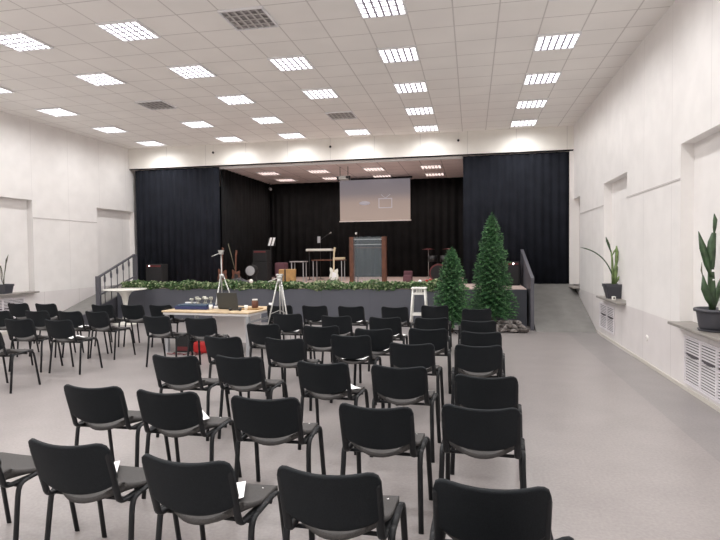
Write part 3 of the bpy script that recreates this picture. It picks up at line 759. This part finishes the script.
# ------------------------------------------------------------------ tripods, stool
def tripod(lab, x, y, h, hub, spread, rot=.3):
    t = thing('tripod', lab, 'tripod', (x, y, 0))
    for k in range(3):
        a = rot + k*2*PI/3; b = B(); e = Vector((spread*math.cos(a), spread*math.sin(a), .008)); s = Vector((.035*math.cos(a), .035*math.sin(a), hub))
        tube(b, [s, s.lerp(e, .5), s.lerp(e, .52), e], [.013, .013, .009, .008], 8); o = obj('leg', b, M['chrome'], t)
        b = B(); tube(b, [s.lerp(e, .45), Vector((0, 0, hub*.60))], .006, 5); obj('brace', b, M['chrome'], o)
    b = B(); tube(b, [(0, 0, hub*.55), (0, 0, h-.08)], .013, 8); obj('centre_column', b, M['chrome'], t)
    b = B(); lathe(b, [(.001, hub-.05), (.045, hub-.04), (.045, hub+.03), (.001, hub+.04)], 12); obj('hub', b, M['chrome'], t)
    b = B(); rbox(b, -.045, .045, -.035, .035, h-.09, h-.03, .008, 1); rbox(b, -.06, .06, -.03, .03, h-.03, h, .006, 1); obj('head', b, M['chrome'], t)
    b = B(); tube(b, [(-.03, 0, h-.06), (-.16, -.12, h-.13)], .009, 6); obj('pan_handle', b, M['chrome'], t)
    return t
tripod('silver camera tripod raised high behind the desk laptop', -5.24, 10.95, 1.80, 1.26, .45, .4)
tripod('silver tripod standing at the right end of the desk', -3.20, 8.90, 1.37, 1.26, .33, PI/2)
t = thing('bar_stool', 'white wooden bar stool with square seat in front of the stage', 'stool', (-1.15, 12.25, 0))
b = B(); rbox(b, -.17, .17, -.15, .15, .90, .935, .008, 1); obj('seat', b, M['whitepaint'], t)
for sx in (-1, 1):
    for sy in (-1, 1):
        b = B(); tube(b, [(sx*.13, sy*.11, .90), (sx*.19, sy*.17, 0)], .022, 4, True); obj('leg', b, M['whitepaint'], t)
for sy in (-1, 1):
    b = B(); box(b, -.16, .16, sy*.145-.012, sy*.145+.012, .32, .36); obj('stretcher', b, M['whitepaint'], t)
    b = B(); box(b, -.13, .13, sy*.115-.01, sy*.115+.01, .78, .82)
    for q in (-.05, .0, .05): box(b, q-.01, q+.01, sy*.115-.008, sy*.115+.008, .82, .90)
    obj('apron', b, M['whitepaint'], t)
for sx in (-1, 1):
    b = B(); box(b, sx*.16-.01, sx*.16+.01, -.14, .14, .45, .48); obj('stretcher', b, M['whitepaint'], t)

# ------------------------------------------------------------------ on the stage
ZS = .85
# lectern
t = thing('lectern', 'lectern with red brown wooden posts and clear acrylic front at stage edge', 'lectern', (-2.55, 13.55, ZS))
for s in (-1, 1):
    b = B(); box(b, s*.41-.05, s*.41+.05, -.04, .16, 0, 1.26); obj('post', b, M['woodred'], t)
b = B(); box(b, -.36, .36, -.008, .008, .12, 1.26); obj('acrylic_panel', b, M['glass'], t)
for z in (1.19, 1.06, .98):
    b = B(); box(b, -.36, .36, .012, .14, z, z+.02); obj('shelf', b, M['chrome'] if z > .99 else M['woodred'], t)
b = B(); box(b, -.36, .36, -.02, .02, .10, .12); obj('bottom_rail', b, M['chrome'], t)
t = thing('microphone_stand', 'microphone on black stand behind the lectern', 'microphone', (-2.92, 14.1, ZS))
b = B(); lathe(b, [(.13, 0), (.13, .015), (.02, .03)], 16); obj('base', b, M['black'], t)
b = B(); tube(b, [(0, 0, .02), (0, 0, 1.25)], .011, 6); tube(b, [(0, 0, 1.25), (.02, -.2, 1.38)], .009, 6); obj('pole', b, M['black'], t)
b = B(); tube(b, [(.02, -.2, 1.38), (.03, -.3, 1.36)], [.014, .022], 8); ball(b, (.03, -.32, 1.355), .03, 2); obj('microphone', b, M['chrome'], t)
def amp(nm, lab, x, y, w, d, h, z=ZS, m='blackm', grill='black', led=True, cat='amplifier'):
    t = thing(nm, lab, cat, (x, y, z))
    b = B(); rbox(b, -w/2, w/2, -d/2, d/2, 0, h, .02, 2); obj('cabinet', b, M[m], t)
    b = B(); box(b, -w/2+.04, w/2-.04, -d/2-.008, -d/2, .05, h-.1); obj('grille', b, M[grill], t)
    b = B(); box(b, -w/2+.04, w/2-.04, -d/2-.006, -d/2, h-.08, h-.03); obj('control_panel', b, M['darkred'], t)
    if led:
        b = B(); ball(b, (-w/2+.12 if led == 1 else led, -d/2-.01, h-.05), .022, 1); obj('indicator_light', b, M['led'], t)
    return t
amp('guitar_amplifier', 'black amplifier with red panel and tiny light before the left curtain', -8.92, 14.45, .52, .32, .60)
amp('guitar_amplifier', 'black amplifier with tiny light before the right curtain beside the railing', .98, 14.5, .40, .32, .60, led=.04)
# stacked speaker cabinet
amp('speaker_cabinet', 'small black speaker cabinet on the black crate, stage left under the music sheet', -6.40, 16.2, .46, .34, .38, z=ZS+.60, led=.0, grill='blackm', cat='speaker')
b = B(); rbox(b, -.25, .25, -.2, .2, 0, .599, .012, 1); obj('crate', b, M['blackm'], None, 'matt black crate carrying the small speaker cabinet on stage left', 'crate', None, None, (-6.40, 16.2, ZS))
t = thing('music_stand', 'music stand with white sheet beside the black speaker cabinet', 'music stand', (-6.32, 16.8, ZS))
b = B(); tube(b, [(0, 0, .02), (0, 0, 1.15)], .012, 6); obj('pole', b, M['black'], t)
b = B()
for k in range(3): a = k*2*PI/3; tube(b, [(0, 0, .2), (.25*math.cos(a), .25*math.sin(a), .01)], .009, 5)
obj('legs', b, M['black'], t)
b = B()
for k in (-1, 1):
    vs = [(k*.055-.04, -.02, 1.12), (k*.055+.035, -.02, 1.12), (k*.055+.085, .06, 1.38), (k*.055+.01, .06, 1.38)]
    A = [b.verts.new(v) for v in vs]; C2 = [b.verts.new((v[0], v[1]+.004, v[2])) for v in vs]
    b.faces.new(A); b.faces.new(C2[::-1])
    for i in range(4): b.faces.new((A[i], C2[i], C2[(i+1) % 4], A[(i+1) % 4]))
obj('sheet', b, M['paper'], t)
b = B(); box(b, -.12, .14, .07, .08, 1.1, 1.36); obj('desk_plate', b, M['black'], t)
t = thing('drum', 'round pale drum head on legs below the speaker cabinet', 'drum', (-6.36, 15.3, ZS+.37))
for sx in (-1, 1):
    b = B(); tube(b, [(sx*.12, 0, -.1), (sx*.17, 0, -.37)], .01, 6); obj('leg', b, M['black'], t)
b = B(); tube(b, [(0, -.12, 0), (0, .12, 0)], .165, 28); obj('shell', b, M['blackm'], t)
b = B(); tube(b, [(0, -.128, 0), (0, -.121, 0)], .14, 28); obj('drum_head', b, M['desksteel'], t)
def guitar(lab, x, y, mbody, mneck, z=ZS, lean=.1, s=1.0, rz=0):
    t = thing('electric_guitar', lab, 'guitar', (x, y, z), rz)
    out = [(0, 0), (.10, .0), (.155, .06), (.15, .15), (.115, .21), (.14, .29), (.12, .36), (.06, .33), (.03, .30), (-.03, .30), (-.07, .36), (-.13, .40), (-.145, .33), (-.11, .22), (-.15, .14), (-.145, .05), (-.09, 0)]
    b = B(); prism(b, [(a*s, (c+.10)*s) for a, c in out], -.022, .022)
    bmesh.ops.bevel(b, geom=[e for e in b.edges if e.calc_length() > 0], offset=.006, segments=1, affect='EDGES')
    for v in b.verts: v.co.y += v.co.z*lean
    body = obj('body', b, mbody, t)
    b = B(); prism(b, [(-.05*s, .16*s), (.09*s, .2*s), (.08*s, .32*s), (-.04*s, .36*s)], -.027, -.0225)
    for v in b.verts: v.co.y += v.co.z*lean
    obj('pickguard', b, M['black'] if mbody != M['cream2'] else M['frame'], body)
    b = B(); box(b, -.022*s, .022*s, -.03, -.012, .36*s, .98*s)
    for v in b.verts: v.co.y += v.co.z*lean
    obj('neck', b, mneck, t)
    b = B(); prism(b, [(-.025*s, .98*s), (.03*s, .98*s), (.055*s, 1.13*s), (-.01*s, 1.15*s)], -.028, -.012)
    for v in b.verts: v.co.y += v.co.z*lean
    obj('headstock', b, mneck, t)
    b = B()
    for sx in (-1, 1): tube(b, [(sx*.05, .05+.04, .25), (sx*.10, -.10, .09), (sx*.10, -.16, .008)], .008, 5); tube(b, [(sx*.05, .09, .25), (sx*.09, .2, .008)], .008, 5)
    obj('stand', b, M['black'], t)
guitar('white electric guitar with pale neck standing mid stage left of the lectern', -3.90, 15.4, M['cream2'], M['neck'], ZS, .08, .90, -.15)
guitar('red brown guitar on stage left behind the raised camera tripod, left of two', -6.92, 14.5, M['woodred'], M['woodred'], ZS, .06, .92)
guitar('red brown guitar on stage left behind the raised camera tripod, right of two', -6.62, 14.75, M['woodred'], M['woodred'], ZS, .06, .85)
b = B(); tube(b, [(-6.62, 14.95, ZS), (-6.86, 14.80, 2.02)], .014, 6); obj('wooden_pole', b, M['leafb'], None, 'thin brown pole leaning up behind the red brown guitars', 'pole')
t = thing('foot_pedal_case', 'low grey case on the stage edge behind the garland, left of the cajon', 'case', (-6.15, 14.0, ZS))
b = B(); prism(b, [(-.24, 0), (.24, 0), (.22, .10), (-.06, .22), (-.18, .20)], -.15, .15); obj('case_body', b, M['pot'], t)
b = B(); tube(b, [(-.05, 0, .21), (.0, 0, .25), (.06, 0, .17)], .01, 5); obj('handle', b, M['black'], t)
b = B(); ball(b, (-5.72, 13.7, ZS+.145), .055, 2); lathe(b, [(.04, 0), (.03, .1)], 10, (-5.72, 13.7, ZS)); obj('table_lamp', b, M['whitepaint'], None, 'small white globe on the stage edge by the silver tripod head', 'globe')
t = thing('cajon', 'golden plywood cajon drum box lying on stage', 'drum box', (-5.08, 14.9, ZS), .25)
b = B(); rbox(b, -.27, .2, -.16, .16, 0, .42, .01, 1); obj('box_body', b, M['cajon'], t)
b = B(); tube(b, [(.201, 0, .22), (.206, 0, .22)], .06, 16); obj('sound_hole', b, M['black'], t)
b = B(); box(b, -.12, -.07, -.165, -.16, 0, .42); obj('strap', b, M['trunk'], t)
def stand_table(nm, lab, x, y, w, d, h, mtop):
    t = thing(nm, lab, 'table', (x, y, ZS))
    b = B(); rbox(b, -w/2, w/2, -d/2, d/2, h-.03, h, .008, 1); obj('tabletop', b, mtop, t)
    for sx in (-1, 1):
        for sy in (-1, 1):
            b = B(); box(b, sx*(w/2-.05)-.012, sx*(w/2-.05)+.012, sy*(d/2-.05)-.012, sy*(d/2-.05)+.012, 0, h-.03); obj('leg', b, M['desksteel'], t)
stand_table('small_table', 'small square table on thin legs behind the cajon', -5.1, 15.9, .46, .4, .63, M['offlamp'])
stand_table('equipment_table', 'narrow wooden topped equipment table left of the lectern on stage', -4.35, 16.6, 1.0, .5, .66, M['woodred'])
b = B(); rbox(b, -.18, .18, -.08, .08, 0, .07, .01, 1); obj('effects_unit', b, M['neck'], None, 'pale effects unit on the equipment table on stage', 'effects unit', None, None, (-4.0, 16.5, ZS+.66))
t = thing('keyboard', 'white electronic keyboard on a tall black stand on stage', 'keyboard', (-4.78, 17.1, ZS))
b = B(); rbox(b, -.43, .43, -.14, .14, .93, 1.0, .015, 1); obj('keyboard_body', b, M['cream2'], t)
b = B(); box(b, -.40, .40, -.12, -.02, 1.0, 1.006); obj('keys', b, M['paper'], t)
for s in (-1, 1):
    b = B(); tube(b, [(s*.35, 0, .0), (s*.35, 0, .93)], .015, 6); tube(b, [(s*.35, -.2, .012), (s*.35, .2, .012)], .015, 6); obj('stand_leg', b, M['black'], t)
t = thing('microphone_stand', 'black boom microphone stand above the white keyboard', 'microphone', (-4.9, 17.6, ZS))
b = B(); lathe(b, [(.13, 0), (.13, .015), (.02, .03)], 16); obj('base', b, M['black'], t)
b = B(); tube(b, [(0, 0, .02), (0, 0, 1.3), (.35, -.15, 1.5)], .011, 6); obj('pole', b, M['black'], t)
b = B(); tube(b, [(.35, -.15, 1.5), (.42, -.18, 1.53)], [.014, .025], 8); obj('microphone', b, M['chrome'], t)
b = B(); box(b, -5.2+.32, -5.1+.32, 17.38, 17.385, 2.05, 2.26); obj('sheet_music', b, M['desksteel'], None, 'small grey sheet clipped above the keyboard', 'paper')
bpy.data.objects['sheet_music'].location = (-.07, .06, 0)
for x, y, z, lab in [(-4.62, 14.3, .05, 'flat white cloth on the stage floor right of the cajon')]:
    b = B(); ball(b, (0, 0, 0), .12, 2, (1.1, .7, .28), .1)
    for v in b.verts: v.co.z = max(v.co.z, -.0)
    obj('cloth', b, M['paper'], None, lab, 'cloth', None, None, (x, y, ZS))
b = B(); rnd = random.Random(4)
pts = [(-4.9, 14.0, ZS+.012)]
for k in range(40): pts.append((-4.9+2.0*k/40+rnd.uniform(-.05, .05), 14.2+.3*math.sin(k*.9)+rnd.uniform(-.1, .1), ZS+.012))
tube(b, pts, .011, 6); obj('cable', b, M['blackm'], None, 'long black cable snaking across the stage floor left of the lectern', 'cable')
t = thing('armchair', 'dusty pink cushion seat at the back of the stage right of lectern', 'pouf', (-1.83, 16.0, ZS))
b = B(); rbox(b, -.13, .13, -.15, .15, 0, .2, .05, 3); obj('seat', b, M['pink'], t)
b = B(); rbox(b, -.13, .13, .07, .15, .15, .32, .03, 3); obj('backrest', b, M['pink'], t)
b = B(); rbox(b, -.17, .17, -.18, .18, 0, .58, .05, 2); obj('pink_glow_box', b, M['pink'], None, 'added pink box standing in for pink stage glow, left of the cajon', 'box', None, None, (-5.9, 16.6, ZS))  # added box, its pink colour stands in for the glow of stage light
# drum kit at right
t = thing('drum_kit', 'small dark drum kit half hidden behind the shorter fir', 'drum kit', (-.95, 16.2, ZS))
b = B(); tube(b, [(0, -.2, .26), (0, .2, .26)], .26, 28); obj('bass_drum', b, M['darkred'], t)
b = B(); tube(b, [(0, -.21, .26), (0, -.202, .26)], .22, 28); obj('drum_head', b, M['blackm'], t)
for s in (-1, 1):
    b = B(); tube(b, [(s*.17, 0, .58), (s*.17, 0, .76)], .13, 20); obj('tom', b, M['black'], t)
    b = B(); tube(b, [(s*.30, .1, 0), (s*.30, .1, .95)], .01, 6); obj('cymbal_stand', b, M['chrome'], t)
    b = B(); lathe(b, [(.001, .96), (.05, .965), (.19, .945), (.19, .941), (.001, .952)], 24, (s*.30, .1, 0)); obj('cymbal', b, M['darkred'], t)
# flower arrangement at the garland end
t = thing('flower_arrangement', 'red brown dried flower arrangement on the stage edge above the stool', 'flower arrangement', (-1.08, 13.32, ZS))
b = B(); rnd = random.Random(8)
for k in range(700):
    th = rnd.random()*6.28; r = rnd.random(); leaf(b, (.34*r*math.cos(th), .12*r*math.sin(th), .04+.14*rnd.random()*(1-r*.5)), rnd.uniform(.015, .03), 0 if rnd.random() < .7 else 1, rnd)
obj('foliage', b, [M['woodred'], M['pink']], t)
b = B(); ball(b, (-.14, -.12, .16), .048, 2, rough=.08); obj('white_flower', b, M['paper'], t)
for q in ((.02, -.1, .17), (.10, -.08, .19)):
    b = B(); ball(b, q, .042, 2, rough=.1); obj('red_flower', b, M['red'], t)
b = B(); ball(b, (.25, -.06, .14), .05, 2, (2.2, 1, .5), .1); obj('cream_flower', b, M['neck'], t)
# small spot on the side drape
t = thing('stage_spotlight', 'small spotlight high on the left rear corner of the stage', 'spotlight', (-7.12, 18.9, 4.06))
b = B(); tube(b, [(0, 0, 0), (.08, -.1, -.05)], .045, 12); obj('housing', b, M['desksteel'], t)
b = B(); tube(b, [(0, 0, .03), (0, 0, .205)], .01, 6); obj('bracket', b, M['black'], t)

# ------------------------------------------------------------------ camera, world, view
cam = bpy.data.cameras.new('camera'); co = bpy.data.objects.new('camera', cam); COL.objects.link(co)
R_ = Vector((0.98003715, 0.19854023, -0.01043841)); U_ = Vector((0.00395581, 0.03302, 0.99944686)); F_ = Vector((-0.19877509, 0.97953635, -0.03157544))
co.matrix_world = Matrix(((R_.x, U_.x, -F_.x, 0), (R_.y, U_.y, -F_.y, 0), (R_.z, U_.z, -F_.z, 1.7196), (0, 0, 0, 1)))
cam.sensor_width = 36; cam.lens = 551.72*36/720; cam.clip_start = .05; cam.clip_end = 100
S.camera = co
w = bpy.data.worlds.new('world'); S.world = w; w.use_nodes = True
w.node_tree.nodes['Background'].inputs[0].default_value = (.5, .5, .52, 1); w.node_tree.nodes['Background'].inputs[1].default_value = .3
S.view_settings.view_transform = 'Standard'; S.view_settings.look = 'None'; S.view_settings.gamma = 1; S.view_settings.use_curve_mapping = False
S.view_settings.exposure = 0.22
S.cycles.use_denoising = True
S.cycles.max_bounces = 14; S.cycles.diffuse_bounces = 12
